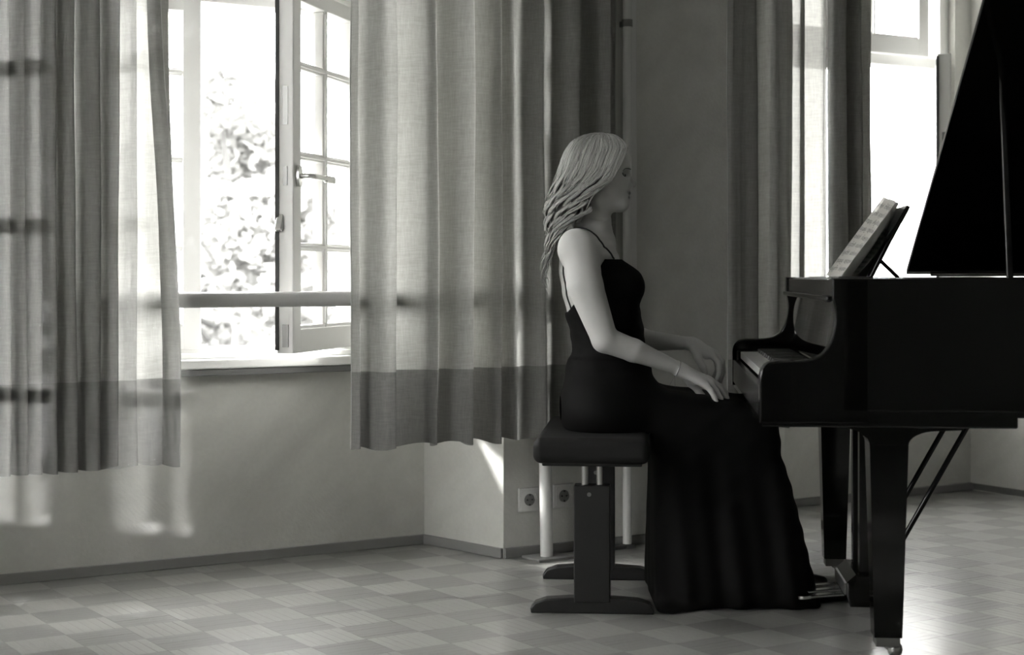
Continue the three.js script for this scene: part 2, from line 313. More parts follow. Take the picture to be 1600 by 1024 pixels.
// ---------------------------------------------------------------- barre, pipes, sockets on the window wall
{
  const g = thing('ballet_barre', 'round horizontal barre across the open window on a white post', 'barre', CORNER, WALL);
  const b = 0.452, h = 0.876, post = [-2.525, 0.475];
  part('rail', [rod(V(-4.7, h, b), V(-2.44, h, b), 0.0235, 0.0235, 28), new THREE.SphereGeometry(0.0235, 20, 12).translate(-2.44, h, b), new THREE.SphereGeometry(0.0235, 20, 12).translate(-4.7, h, b)], M.barre, g);
  part('post', [rod(V(post[0], 0.006, post[1]), V(post[0], h - 0.02, post[1] - 0.02), 0.0215, 0.0215, 28)], M.pipe, g, 'white round post');
  part('base_plate', [bx(-0.07, 0.07, 0.0, 0.008, -0.055, 0.055, 0.002).translate(post[0] + 0.005, 0, post[1])], M.base, g, 'flat grey floor plate');
  part('post', [rod(V(-4.62, 0.006, b), V(-4.62, h - 0.02, b), 0.0215, 0.0215, 20)], M.pipe, g);
}
{
  const g = thing('heating_pipe', 'pale vertical heating pipe running up the pier behind the woman', 'pipe', CORNER, WALL);
  part('pipe', [rod(V(-2.171, 0.0, 0.441), V(-2.171, TOP, 0.441), 0.0155, 0.0155, 24)], M.pipe, g);
  part('clamp', [rod(V(-2.171, 1.815, 0.441), V(-2.171, 1.84, 0.441), 0.019, 0.019, 20), bx(-0.006, 0.006, 0, 0.02, -0.04, 0, 0.002).translate(-2.171, 1.818, 0.441)], M.steel, g);
  part('collar', [rod(V(-2.171, 0, 0.441), V(-2.171, 0.014, 0.441), 0.03, 0.022, 20), bx(-0.07, 0.02, 0, 0.012, -0.02, 0.02, 0.003).translate(-2.171, 0, 0.441)], M.gasket, g, 'dark floor collar');
  const c = thing('cable_duct', 'slim vertical duct beside the heating pipe on the pier', 'duct', CORNER, WALL);
  part('duct', [bx(-2.148, -2.118, 0.5, TOP, 0.4, 0.428, 0.006)], M.pipe, c);
  part('end_cap', [bx(-2.15, -2.116, 0.49, 0.51, 0.4, 0.43, 0.004)], M.pipe, c);
}
[[826, 781, 'wall socket left of the white barre post'], [880, 775, 'wall socket right of the white barre post, next to the bench']].forEach(([px, py, label]) => {
  const a = along(px, 0.405), Z = C[1] + a * uz + 0.405 * nz, h = EYE - (py - HORIZON) / F * Z;
  const g = thing('wall_socket', label, 'socket', [C[0] + a * ux + 0.4 * nx, h, -(C[1] + a * uz + 0.4 * nz)], WALL);
  part('surround', [bx(-0.041, 0.041, -0.041, 0.041, 0, 0.009, 0.004)], M.socket, g);
  const ring = new THREE.Shape(); ring.absarc(0, 0, 0.0295, 0, 7); const hole = new THREE.Path(); hole.absarc(0, 0, 0.0205, 0, 7); ring.holes.push(hole);
  part('insert', [prism([[-0.031, -0.031], [0.031, -0.031], [0.031, 0.031], [-0.031, 0.031]], 0.009, 0.0105), new THREE.ExtrudeGeometry(ring, { depth: 0.003, bevelEnabled: false, curveSegments: 20 }).translate(0, 0, 0.0105)], M.socket, g);
  part('well', [new THREE.CylinderGeometry(0.0205, 0.0205, 0.002, 24).rotateX(Math.PI / 2).translate(0, 0, 0.0112)], M.socketDark, g, 'dark round well');
  part('contact', [new THREE.SphereGeometry(0.003, 10, 8).translate(-0.0095, 0, 0.0125), new THREE.SphereGeometry(0.003, 10, 8).translate(0.0095, 0, 0.0125), bx(-0.003, 0.003, 0.014, 0.02, 0.011, 0.014), bx(-0.003, 0.003, -0.02, -0.014, 0.011, 0.014)], M.gasket, g);
});

// ---------------------------------------------------------------- grand piano: x along its length from the front of the arms, y up, -z along the keyboard away from the camera
const PT = rad(-5.07), PO = [0.5976, 0, -3.86], PW = 1.40, RIM = 0.943;
const piano = thing('grand_piano', 'black lacquered grand piano with its lid raised', 'piano', PO, PT);
{
  const sweep = new THREE.CatmullRomCurve3([[0, 0.68], [0, 0.704], [0.005, 0.723], [0.017, 0.736], [0.036, 0.7415], [0.075, 0.743], [0.11, 0.745], [0.135, 0.751], [0.153, 0.763], [0.167, 0.785], [0.176, 0.815], [0.180, 0.85], [0.177, 0.878], [0.173, 0.892]].map(([x, y]) => V(x, y, 0)), false, 'centripetal').getPoints(64).map((p) => [p.x, p.y]);
  const arm = [[0, 0.592], ...sweep, [0.173, RIM], [0.26, RIM], [0.26, 0.592]];
  part('arm', [prism(arm, -0.052, 0, 0.004)], M.lacquer, piano);
  part('arm', [prism(arm, -PW, -PW + 0.052, 0.004)], M.lacquer, piano);
  const curve = (pts) => new THREE.CatmullRomCurve3(pts.map((p) => V(p[0], 0, p[1])), false, 'catmullrom', 0.5).getPoints(40).map((v) => [v.x, v.z]);
  const bent = (o) => curve([[0.72, -o], [0.95, -0.03 - o], [1.2, -0.18 - o], [1.42, -0.45 - o], [1.62, -0.72 - o * 0.8], [1.84, -0.88 - o * 0.7], [1.97 - o, -1.05], [1.98 - o, -1.22], [1.9 - o, -1.36 + o * 0.6], [1.75, -PW + o]]);
  const outer = [[0.2, 0], ...bent(0), [0.2, -PW]], inner = [[0.26, -0.052], ...bent(0.052), [0.26, -PW + 0.052]];
  part('rim', [plan(outer, 0.622, RIM, [inner], 0.003)], M.lacquer, piano);
  part('soundboard', [plan(inner, 0.70, 0.715)], M.lacquerDull, piano);
  part('keybed', [bx(0.006, 0.61, 0.583, 0.625, -PW + 0.01, -0.004, 0.004), bx(0.03, 0.2, 0.625, 0.665, -PW + 0.06, -0.06)], M.lacquer, piano);
  part('beam', [bx(0.62, 0.72, 0.6, 0.66, -PW + 0.1, -0.1, 0.004)], M.lacquerDull, piano);
  part('key_slip', [bx(0.002, 0.022, 0.602, 0.676, -PW + 0.052, -0.052, 0.004)], M.slip, piano);
  part('key_block', [bx(0.012, 0.17, 0.63, 0.708, -0.10, -0.052, 0.006)], M.lacquer, piano);
  part('key_block', [bx(0.012, 0.17, 0.63, 0.708, -PW + 0.052, -PW + 0.10, 0.006)], M.lacquer, piano);
  // 52 white and 36 black keys
  const keys = new THREE.Group(); keys.name = 'keyboard'; piano.add(keys);
  const kw = (PW - 0.204) / 52, wg = bx(0.024, 0.178, 0.681, 0.7035, -kw / 2 + 0.0006, kw / 2 - 0.0006, 0.002), bg = prism([[0.074, 0.70], [0.079, 0.714], [0.178, 0.715], [0.178, 0.70]], -0.0048, 0.0048, 0.001);
  for (let k = 0; k < 52; k++) {
    const z = -PW + 0.102 + (k + 0.5) * kw;                        // the bass is at the far end
    const m = part('white_key', wg, M.ivory, keys); m.position.z = z;
    if ([0, 2, 3, 5, 6].includes(k % 7) && k < 51) part('black_key', bg, M.ebony, keys).position.z = z + kw / 2;
  }
  part('fallboard', [prism([[0.176, 0.712], [0.186, 0.712], [0.206, 0.89], [0.194, 0.892]], -PW + 0.054, -0.054, 0.003), rod(V(0.182, 0.716, -PW + 0.054), V(0.182, 0.716, -0.054), 0.009)], phys(0.005, 0.03, { clearcoat: 1, clearcoatRoughness: 0.01 }), piano);
  part('music_shelf', [bx(0.178, 0.46, 0.897, 0.9395, -PW + 0.054, -0.054, 0.003)], M.lacquer, piano);
  part('shelf_lip', [bx(0.163, 0.2, 0.884, 0.8985, -PW + 0.046, -0.05, 0.005)], M.lacquer, piano);
  // music desk, its hinge and strut
  const desk = part('music_desk', [prism([[0.306, 0.946], [0.317, 0.944], [0.36, 1.03], [0.407, 1.118], [0.411, 1.128], [0.403, 1.132], [0.396, 1.122], [0.35, 1.037]], -1.06, -0.345, 0.002)], M.lacquer, piano);
  part('strut', [rod(V(0.335, 0.995, -0.40), V(0.389, 0.942, -0.40), 0.006, 0.006, 10)], M.lacquer, desk);
  part('strut', [rod(V(0.335, 0.995, -1.0), V(0.389, 0.942, -1.0), 0.006, 0.006, 10)], M.lacquer, desk);
  part('ledge', [bx(0.222, 0.31, 0.940, 0.9455, -1.1, -0.30, 0.002)], M.lacquer, desk);
  // the raised lid, hinged on the far side
  const lidTurn = rad(29), lid = new THREE.Group();
  lid.name = 'lid'; lid.position.set(0, RIM + 0.008, -PW - 0.004); lid.rotation.x = -lidTurn; piano.add(lid);
  const lidPlan = [[0.565, 0.0], [0.565, 1.47], [0.78, 1.47], [1.0, 1.42], [1.25, 1.26], [1.45, 0.98], [1.66, 0.7], [1.88, 0.53], [2.01, 0.36], [2.02, 0.17], [1.93, 0.03], [1.8, 0]];
  part('lid_board', [plan(lidPlan.map(([x, s]) => [x, s]), 0, 0.02, [], 0.004)], M.lacquer, lid);
  part('front_flap', [plan([[0.575, 0.01], [0.575, 1.45], [0.95, 1.42], [0.95, 0.01]], 0.022, 0.040, [], 0.004)], M.lacquer, lid, 'front flap folded back on the lid');
  part('hinge', [rod(V(0.64, -0.001, 0.004), V(1.7, -0.001, 0.004), 0.006, 0.006, 10)], M.brass, lid);
  part('lid_prop', [rod(V(0.627, 0.93, -0.17), V(0.655, 1.505, -0.405), 0.009, 0.008, 12)], M.lacquer, piano);
  // legs with brackets, ferrules and casters
  for (const [lx, lz, spin] of [[0.322, -0.15, 0.35], [0.315, -1.25, -0.3], [1.62, -1.12, 0.6]]) {
    const L = new THREE.Group(); L.name = 'leg'; L.position.set(lx, 0, lz); piano.add(L);
    const taper = (y0, y1, w0, w1) => { const g = new THREE.CylinderGeometry(w1 / Math.SQRT2, w0 / Math.SQRT2, y1 - y0, 4, 1).rotateY(Math.PI / 4).translate(0, (y0 + y1) / 2, 0); return g.toNonIndexed(); };
    const t = taper(0.054, 0.53, 0.068, 0.094); t.computeVertexNormals();
    const arc = (x0, y0, x1, y1, bulge) => Array.from({ length: 9 }, (_, k) => { const s = k / 8, a = s * Math.PI / 2; return bulge ? [x0 + (x1 - x0) * (1 - Math.cos(a)), y0 + (y1 - y0) * Math.sin(a)] : [lerp(x0, x1, s), lerp(y0, y1, s)]; });
    part('shaft', [t], M.lacquer, L);
    part('bracket', [prism([[-0.047, 0.53], [0.047, 0.53], ...arc(0.047, 0.53, 0.115, 0.566, true), [0.18, 0.569], [0.18, 0.60], [-0.16, 0.60], [-0.16, 0.575], ...arc(-0.047, 0.53, -0.115, 0.572, true).reverse()], -0.047, 0.047, 0.002)], M.lacquer, L);
    part('ferrule', [bx(-0.030, 0.030, 0.03, 0.055, -0.03, 0.03, 0.003)], M.steel, L, 'square metal ferrule');
    const c = Math.cos(spin), s = Math.sin(spin);
    part('caster', [rod(V(0, 0.032, 0), V(0.012 * c, 0.024, 0.012 * s), 0.011), new THREE.SphereGeometry(0.021, 24, 16).scale(0.9, 1, 0.9).translate(0.021 * c, 0.021, 0.021 * s), rod(V(0.004, 0.033, 0), V(0.024 * c, 0.022, 0.024 * s), 0.009, 0.012)], M.brass, L, 'brass caster wheel');
  }
  // pedal lyre
  const ly = new THREE.Group(); ly.name = 'pedal_lyre'; ly.position.set(0.338, 0, -0.72); piano.add(ly);
  part('post', [bx(-0.022, 0.022, 0.12, 0.59, 0.055, 0.095, 0.003)], M.lacquer, ly);
  part('post', [bx(-0.022, 0.022, 0.12, 0.59, -0.095, -0.055, 0.003)], M.lacquer, ly);
  part('pedal_rod', [-0.018, 0, 0.018].map((z) => rod(V(0, 0.1, z), V(0, 0.59, z), 0.004)), M.brass, ly);
  part('pedal_box', [prism([[-0.06, 0.06], [-0.05, 0.03], [0.05, 0.03], [0.06, 0.06], [0.06, 0.115], [-0.035, 0.12], [-0.06, 0.098]], -0.125, 0.125, 0.004)], M.lacquer, ly);
  part('pedal_box_plate', [bx(-0.0665, -0.058, 0.062, 0.096, -0.118, 0.118, 0.003)], M.steel, ly);
  for (const z of [-0.07, 0, 0.07]) part('pedal', [new RoundedBoxGeometry(0.11, 0.008, 0.034, 3, 0.0038).rotateZ(0.1).translate(-0.115, 0.052, z), new THREE.CylinderGeometry(0.021, 0.021, 0.008, 24).rotateZ(0.1).scale(1.15, 1, 0.95).translate(-0.168, 0.047, z)], M.brass, ly, 'shiny brass pedal');
  part('brace', [rod(V(0.04, 0.12, 0.11), V(0.315, 0.615, 0.11), 0.0075)], M.lacquer, ly);
  part('brace', [rod(V(0.04, 0.12, -0.15), V(0.315, 0.615, -0.15), 0.0075)], M.lacquer, ly);
}

// ---------------------------------------------------------------- sheet music on the desk
{
  const c = document.createElement('canvas'); c.width = 1024; c.height = 720;
  const x = c.getContext('2d'), r = rng(77);
  x.fillStyle = '#e8e7e2'; x.fillRect(0, 0, 1024, 720);
  for (const px of [40, 540]) {
    x.fillStyle = '#222'; x.strokeStyle = '#333'; 
    for (let s = 0; s < 9; s++) {
      const y0 = 60 + s * 72;
      x.lineWidth = 1.2;
      for (let l = 0; l < 5; l++) { x.beginPath(); x.moveTo(px, y0 + l * 6); x.lineTo(px + 440, y0 + l * 6); x.stroke(); }
      x.font = '26px serif'; x.fillRect(px, y0, 2, 24);
      let nx0 = px + 34;
      while (nx0 < px + 425) {
        const k = 1 + Math.floor(r() * 4), up = r() < 0.5 ? -1 : 1, ys = [];
        for (let n = 0; n < k; n++) { const ny = y0 + Math.floor(r() * 9) * 3; ys.push(ny); x.beginPath(); x.ellipse(nx0 + n * 15, ny, 4.6, 3.4, -0.4, 0, 7); x.fill(); x.lineWidth = 1.4; x.beginPath(); x.moveTo(nx0 + n * 15 - 4 * up, ny); x.lineTo(nx0 + n * 15 - 4 * up, ny + up * 20); x.stroke(); }
        if (k > 1) { x.lineWidth = 4; x.beginPath(); x.moveTo(nx0 - 4 * up, ys[0] + up * 20); x.lineTo(nx0 + (k - 1) * 15 - 4 * up, ys[k - 1] + up * 20); x.stroke(); }
        nx0 += k * 15 + 14;
        if (r() < 0.3) { x.fillRect(nx0, y0, 1.3, 24); nx0 += 12; }
      }
    }
  }
  const print = new THREE.CanvasTexture(c); print.colorSpace = THREE.SRGBColorSpace;
  const paper = (v, map) => new THREE.MeshPhysicalMaterial({ color: grey(v), ...(map && { map }), roughness: 0.9, transmission: 0.22, thickness: 0, side: THREE.DoubleSide, specularIntensity: 0.2 });
  const printed = paper(0.62, print), plain = paper(0.66);
  function page(a, b, c2, d, bow, curl) {                          // bottom near, top near, bottom far, top far in piano axes; a bowed sheet with a slight curl at the top
    const n = 18, m = 14, p = [], uv = [], ix = [];
    for (let j = 0; j <= m; j++) for (let i = 0; i <= n; i++) {
      const s = i / n, t = j / m, v = a.clone().lerp(b, t).lerp(c2.clone().lerp(d, t), s);
      v.x += bow * Math.sin(t * Math.PI) + 0.006 * Math.sin(s * Math.PI * 2) * t; v.y += curl * Math.max(0, t - 0.85) * 6 * (0.5 - s);
      p.push(v.x, v.y, v.z); uv.push(1 - s, t);
      if (i < n && j < m) { const o = j * (n + 1) + i; ix.push(o, o + n + 1, o + 1, o + 1, o + n + 1, o + n + 2); }
    }
    const g = new THREE.BufferGeometry(); g.setAttribute('position', new THREE.Float32BufferAttribute(p, 3)); g.setAttribute('uv', new THREE.Float32BufferAttribute(uv, 2)); g.setIndex(ix); g.computeVertexNormals();
    return g;
  }
  const s = thing('sheet_music', 'open booklet of printed sheet music leaning on the music desk', 'sheet music', PO, PT);
  part('page', page(V(0.232, 0.9465, -0.34), V(0.374, 1.138, -0.35), V(0.232, 0.9465, -0.74), V(0.40, 1.178, -0.74), 0.0, 0.004), printed, s);
  for (let k = 0; k < 3; k++) part('page', page(V(0.240 + k * 0.009, 0.9465, -0.342), V(0.379 + k * 0.002, 1.134, -0.352), V(0.242 + k * 0.009, 0.9465, -0.74), V(0.402 + k * 0.002, 1.17, -0.74), 0.010 - k * 0.003, 0.003), plain, s);
  part('back_page', page(V(0.270, 0.9465, -0.345), V(0.352, 1.066, -0.355), V(0.272, 0.9465, -0.70), V(0.372, 1.09, -0.70), 0.012, 0.002), printed, s);
  const s2 = thing('loose_page', 'loose bright page lying against the music desk behind the booklet', 'sheet', PO, PT);
  part('page', page(V(0.3015, 0.9465, -0.37), V(0.396, 1.12, -0.36), V(0.3015, 0.9465, -0.63), V(0.396, 1.12, -0.61), -0.004, 0), plain, s2);
}

// ---------------------------------------------------------------- bench
{
  const b = thing('piano_bench', 'black padded piano bench on two adjustable column feet', 'bench', [0.2475, 0, -4.745], PT);
  const cush = new RoundedBoxGeometry(0.325, 0.07, 0.72, 8, 0.024); const p = cush.attributes.position;
  for (let i = 0; i < p.count; i++) { const x = p.getX(i), y = p.getY(i), z = p.getZ(i); if (y > 0) p.setY(i, y + 0.020 * (1 - Math.min(1, (x / 0.16) ** 4)) * (1 - Math.min(1, (z / 0.36) ** 4)) - 0.006 * Math.exp(-(z * z) / 0.02)); }
  cush.translate(0.0, 0.461, -0.03); cush.computeVertexNormals();
  part('cushion', cush, M.leather, b, 'black leather cushion');
  part('seat_frame', [bx(-0.14, 0.14, 0.415, 0.435, -0.34, 0.28, 0.004)], M.wood, b);
  part('crossbar', [bx(-0.02, 0.02, 0.16, 0.21, -0.27, 0.21, 0.004)], M.wood, b);
  for (const z of [0.238, -0.262]) {
    const s = new THREE.Group(); s.name = 'pedestal'; b.add(s); s.position.z = z;
    part('sleeve', [bx(-0.051, 0.051, 0.03, 0.36, -0.028, 0.028, 0.004)], M.wood, s);
    for (const x of [-0.021, 0.021]) part('column', [rod(V(x, 0.34, 0), V(x, 0.425, 0), 0.0095, 0.0095, 18)], M.chrome, s, 'polished metal column');
    const foot = [[-0.172, 0.0], [0.172, 0.0], [0.174, 0.012], [0.162, 0.028], [0.13, 0.039], [0.06, 0.044], [-0.06, 0.044], [-0.13, 0.039], [-0.162, 0.028], [-0.174, 0.012]];
    part('foot', [prism(foot, -0.026, 0.026, 0.004)], M.wood, s);
    part('screw', [new THREE.CylinderGeometry(0.006, 0.006, 0.003, 14).rotateX(Math.PI / 2).translate(-0.008, 0.335, 0.0285)], M.steel, s);
  }
}

// ---------------------------------------------------------------- tall glass screen near the camera that mirrors the left window
{
  const e = V(-0.24, 0, -1.2), way = V(-0.759, 0, -0.651), g = thing('glass_screen', 'clear glass screen at the left edge, mirroring a window and leaves', 'glass screen', [e.x, 0, e.z], Math.atan2(0.651, -0.759));
  part('pane', [bx(-0.09, 0.9, 0.06, 2.3, -0.003, 0.003)], new THREE.MeshPhysicalMaterial({ color: 0xffffff, transmission: 1, thickness: 0, roughness: 0.035, ior: 1.5, specularIntensity: 0.36 }), g);
  part('foot', [bx(-0.09, 0.9, 0, 0.07, -0.03, 0.03, 0.005)], M.steel, g);
}

// ---------------------------------------------------------------- the seated woman: distance fields joined smoothly and meshed
const BZ = 4.78, PX = 0.25;                                        // her middle plane and the group's place
const L = (px, py, z = 0) => [(px - 800) / F * (BZ - z) - PX, EYE - (py - HORIZON) / F * (BZ - z), z];
const smin = (a, b, k) => { const h = Math.max(k - Math.abs(a - b), 0) / k; return Math.min(a, b) - h * h * k * 0.25; };
const smax = (a, b, k) => -smin(-a, -b, k);
function cap(a, b, ra, rb) {                                       // tapered capsule
  const dx = b[0] - a[0], dy = b[1] - a[1], dz = b[2] - a[2], q = 1 / (dx * dx + dy * dy + dz * dz + 1e-12);
  return (x, y, z) => { const t = clamp(((x - a[0]) * dx + (y - a[1]) * dy + (z - a[2]) * dz) * q, 0, 1); return Math.hypot(x - a[0] - t * dx, y - a[1] - t * dy, z - a[2] - t * dz) - (ra + (rb - ra) * t); };
}
function ell(c, r, turn = 0) {                                     // ellipsoid, turned about z
  const m = Math.min(...r), co = Math.cos(turn), si = Math.sin(turn);
  return (x, y, z) => { const ax = x - c[0], ay = y - c[1], u = ax * co + ay * si, v = -ax * si + ay * co, k = Math.hypot(u / r[0], v / r[1], (z - c[2]) / r[2]); return (k - 1) * m * lerp(1, 1.4, clamp(k - 1, 0, 1)); };
}
const chain = (pts, r0, r1) => pts.slice(1).map((p, i) => cap(pts[i], p, lerp(r0, r1, i / (pts.length - 1)), lerp(r0, r1, (i + 1) / (pts.length - 1))));
const union = (list, k) => (x, y, z) => { let d = 1e3; for (const f of list) d = smin(d, f(x, y, z), k); return d; };
function meshField(f, lo, size, res, s = f) {                             // polygonises f < 0 in a cube
  const mc = new MarchingCubes(res, M.plaster, false, false, 400000), half = res / 2, cell = size / res;
  mc.isolation = 0;
  for (let k = 0, q = 0; k < res; k++) for (let j = 0; j < res; j++) for (let i = 0; i < res; i++, q++) mc.field[q] = -f(lo[0] + i * cell, lo[1] + j * cell, lo[2] + k * cell);
  mc.update();
  const n = mc.count, p = new Float32Array(n * 3);
  for (let i = 0; i < n; i++) for (let c = 0; c < 3; c++) p[i * 3 + c] = lo[c] + (mc.positionArray[i * 3 + c] * half + half) * cell;
  let g = new THREE.BufferGeometry(); g.setAttribute('position', new THREE.BufferAttribute(p, 3));
  g = mergeVertices(g, 1e-5);
  const pos = g.attributes.position, nor = new Float32Array(pos.count * 3), e = cell * 0.7;
  for (let i = 0; i < pos.count; i++) {
    const x = pos.getX(i), y = pos.getY(i), z = pos.getZ(i), a = s(x + e, y, z) - s(x - e, y, z), b = s(x, y + e, z) - s(x, y - e, z), c = s(x, y, z + e) - s(x, y, z - e), l = Math.hypot(a, b, c) || 1;
    nor[i * 3] = a / l; nor[i * 3 + 1] = b / l; nor[i * 3 + 2] = c / l;
  }
  g.setAttribute('normal', new THREE.BufferAttribute(nor, 3));
  const ix = g.index.array; let wrong = 0;
  for (let i = 0; i < Math.min(ix.length, 3000); i += 3) {
    const A = V().fromBufferAttribute(pos, ix[i]), B = V().fromBufferAttribute(pos, ix[i + 1]), D = V().fromBufferAttribute(pos, ix[i + 2]), N = B.sub(A).cross(D.sub(A));
    wrong += N.x * nor[ix[i] * 3] + N.y * nor[ix[i] * 3 + 1] + N.z * nor[ix[i] * 3 + 2] < 0 ? 1 : -1;
  }
  if (wrong > 0) for (let i = 0; i < ix.length; i += 3) { const t = ix[i]; ix[i] = ix[i + 1]; ix[i + 1] = t; }
  return g;
}
// trunk: level by level back, front and half width
const levels = [[350, 921, 947, 0.048], [362, 912, 950, 0.056], [374, 896, 956, 0.085], [386, 880, 960, 0.125], [402, 874, 967, 0.143], [422, 873, 976, 0.146], [455, 878, 990, 0.138], [490, 886, 998, 0.124], [518, 894, 1003, 0.114], [545, 897, 1005, 0.118], [580, 889, 1012, 0.15], [610, 888, 1020, 0.172], [640, 887, 1024, 0.182], [668, 896, 1020, 0.18], [684, 905, 1012, 0.17]]
  .map(([py, b, f, w]) => { const B = L(b, py), G = L(f, py); return [B[1], (B[0] + G[0]) / 2, (G[0] - B[0]) / 2, w]; });
function trunk(x, y, z) {
  let i = 0; while (i < levels.length - 2 && y < levels[i + 1][0]) i++;
  const a = levels[i], b = levels[i + 1], t = smooth(0, 1, clamp((a[0] - y) / (a[0] - b[0]), 0, 1)), cx = lerp(a[1], b[1], t), rx = lerp(a[2], b[2], t), rz = lerp(a[3], b[3], t);
  const k = Math.pow(Math.pow(Math.abs(x - cx) / rx, 2.2) + Math.pow(Math.abs(z) / rz, 2.2), 1 / 2.2), d = (k - 1) * Math.min(rx, rz);
  return Math.max(d, y - levels[0][0], levels.at(-1)[0] - y);
}
const bust = union([ell(L(972, 446, 0.062), [0.062, 0.056, 0.058], -0.25), ell(L(972, 446, -0.062), [0.062, 0.056, 0.058], -0.25)], 0.02);
const chest = (x, y, z) => smin(trunk(x, y, z), bust(x, y, z), 0.035);
// arms
const nearArm = union([ell(L(902, 392, 0.152), [0.056, 0.06, 0.045]), cap(L(906, 398, 0.155), L(914, 446, 0.178), 0.05, 0.052), cap(L(914, 446, 0.178), L(945, 531, 0.193), 0.052, 0.0375), cap(L(945, 531, 0.193), L(990, 548, 0.173), 0.0375, 0.0335), cap(L(990, 548, 0.173), L(1058, 575, 0.125), 0.0335, 0.0185)], 0.008);
const farArm = union([ell(L(902, 390, -0.152), [0.05, 0.055, 0.04]), cap(L(908, 398, -0.155), L(916, 446, -0.178), 0.044, 0.046), cap(L(916, 446, -0.178), L(942, 520, -0.195), 0.046, 0.036), cap(L(942, 520, -0.195), L(990, 531, -0.182), 0.036, 0.038), cap(L(990, 531, -0.182), L(1080, 537, -0.135), 0.037, 0.0185)], 0.03);
const shoulders = union([cap(L(922, 368, 0.03), L(900, 384, 0.145), 0.03, 0.043), cap(L(922, 368, -0.03), L(900, 384, -0.145), 0.03, 0.043), cap(L(948, 384, 0.02), L(920, 378, 0.13), 0.011, 0.012), cap(L(948, 384, -0.02), L(920, 378, -0.13), 0.011, 0.012)], 0.03);
const neck = union([cap(L(930, 320), L(922, 376), 0.048, 0.056), cap(L(936, 312, 0.045), L(950, 373, 0.012), 0.011, 0.009), cap(L(936, 312, -0.045), L(950, 373, -0.012), 0.011, 0.009)], 0.025);
// head in profile, facing +x, chin slightly lowered
const skull = union([ell(L(931, 260), [0.088, 0.085, 0.071]), ell(L(948, 262), [0.066, 0.078, 0.064]), ell(L(953, 290), [0.052, 0.066, 0.054])], 0.03);
const jaw = union([cap(L(934, 309, 0.044), L(966, 318, 0.014), 0.018, 0.017), cap(L(934, 309, -0.044), L(966, 318, -0.014), 0.018, 0.017), ell(L(970.5, 319), [0.021, 0.0185, 0.022]), cap(L(940, 305, 0.02), L(940, 305, -0.02), 0.03, 0.03)], 0.028);
const cheeks = union([ell(L(959, 287, 0.034), [0.024, 0.022, 0.018]), ell(L(959, 287, -0.034), [0.024, 0.022, 0.018]), cap(L(976, 261, 0.012), L(965, 262, 0.046), 0.010, 0.010), cap(L(976, 261, -0.012), L(965, 262, -0.046), 0.010, 0.010)], 0.02);
const nose = union([cap(L(977, 267), L(989.6, 287), 0.0062, 0.0068), cap(L(990.2, 287.6), L(991.0, 289.3), 0.0068, 0.0062), ell(L(982.5, 291, 0.0095), [0.0095, 0.0068, 0.0062]), ell(L(982.5, 291, -0.0095), [0.0095, 0.0068, 0.0062]), cap(L(976, 282), L(980, 292), 0.010, 0.011)], 0.009);
const mouth = union([cap(L(971, 298.5), L(978, 298.5), 0.012, 0.0095), ell(L(981, 302.5), [0.0085, 0.0062, 0.019]), ell(L(979, 309), [0.0088, 0.0066, 0.017]), ell(L(972, 306), [0.016, 0.018, 0.024])], 0.007);
const eyes = [ell(L(966.5, 271.5, 0.031), [0.0142, 0.0128, 0.0142]), ell(L(966.5, 271.5, -0.031), [0.0142, 0.0128, 0.0142])];
const sockets = [ell(L(977, 270, 0.031), [0.016, 0.011, 0.017]), ell(L(977, 270, -0.031), [0.016, 0.011, 0.017])];
const lidCrease = [cap(L(975, 266.5, 0.022), L(968, 267.5, 0.044), 0.0022, 0.0022), cap(L(975, 266.5, -0.022), L(968, 267.5, -0.044), 0.0022, 0.0022)];
const lipLine = cap(L(985.5, 305.8, 0), L(977.5, 306.4, 0.021), 0.0018, 0.0012), lipLine2 = cap(L(985.5, 305.8, 0), L(977.5, 306.4, -0.021), 0.0018, 0.0012);
const nostril = [ell(L(984.5, 293.6, 0.006), [0.0045, 0.0028, 0.0024]), ell(L(984.5, 293.6, -0.006), [0.0045, 0.0028, 0.0024])];
const ears = [ell(L(926, 279, 0.074), [0.013, 0.028, 0.009], 0.2), ell(L(926, 279, -0.074), [0.013, 0.028, 0.009], 0.2)];
function head(x, y, z) {
  let d = smin(skull(x, y, z), jaw(x, y, z), 0.024);
  d = smin(d, cheeks(x, y, z), 0.016);
  for (const s of sockets) d = smax(d, -s(x, y, z), 0.014);
  d = smin(d, nose(x, y, z), 0.010);
  d = smin(d, mouth(x, y, z), 0.010);
  for (const e of eyes) d = smin(d, e(x, y, z), 0.004);
  for (const c of lidCrease) d = smax(d, -c(x, y, z), 0.002);
  d = smax(d, -lipLine(x, y, z), 0.0025); d = smax(d, -lipLine2(x, y, z), 0.0025);
  for (const c of nostril) d = smax(d, -c(x, y, z), 0.002);
  for (const c of ears) d = smin(d, c(x, y, z), 0.008);
  return d;
}
const bodyBase = (x, y, z) => smin(smin(smin(chest(x, y, z), shoulders(x, y, z), 0.03), neck(x, y, z), 0.03), smin(nearArm(x, y, z), farArm(x, y, z), 0.01), 0.022);
const jawY = L(0, 378)[1], topY = L(0, 318)[1];
const whole = (x, y, z) => (y < jawY ? bodyBase(x, y, z) : y > topY ? smin(head(x, y, z), neck(x, y, z), 0.022) : smin(head(x, y, z), bodyBase(x, y, z), 0.022));
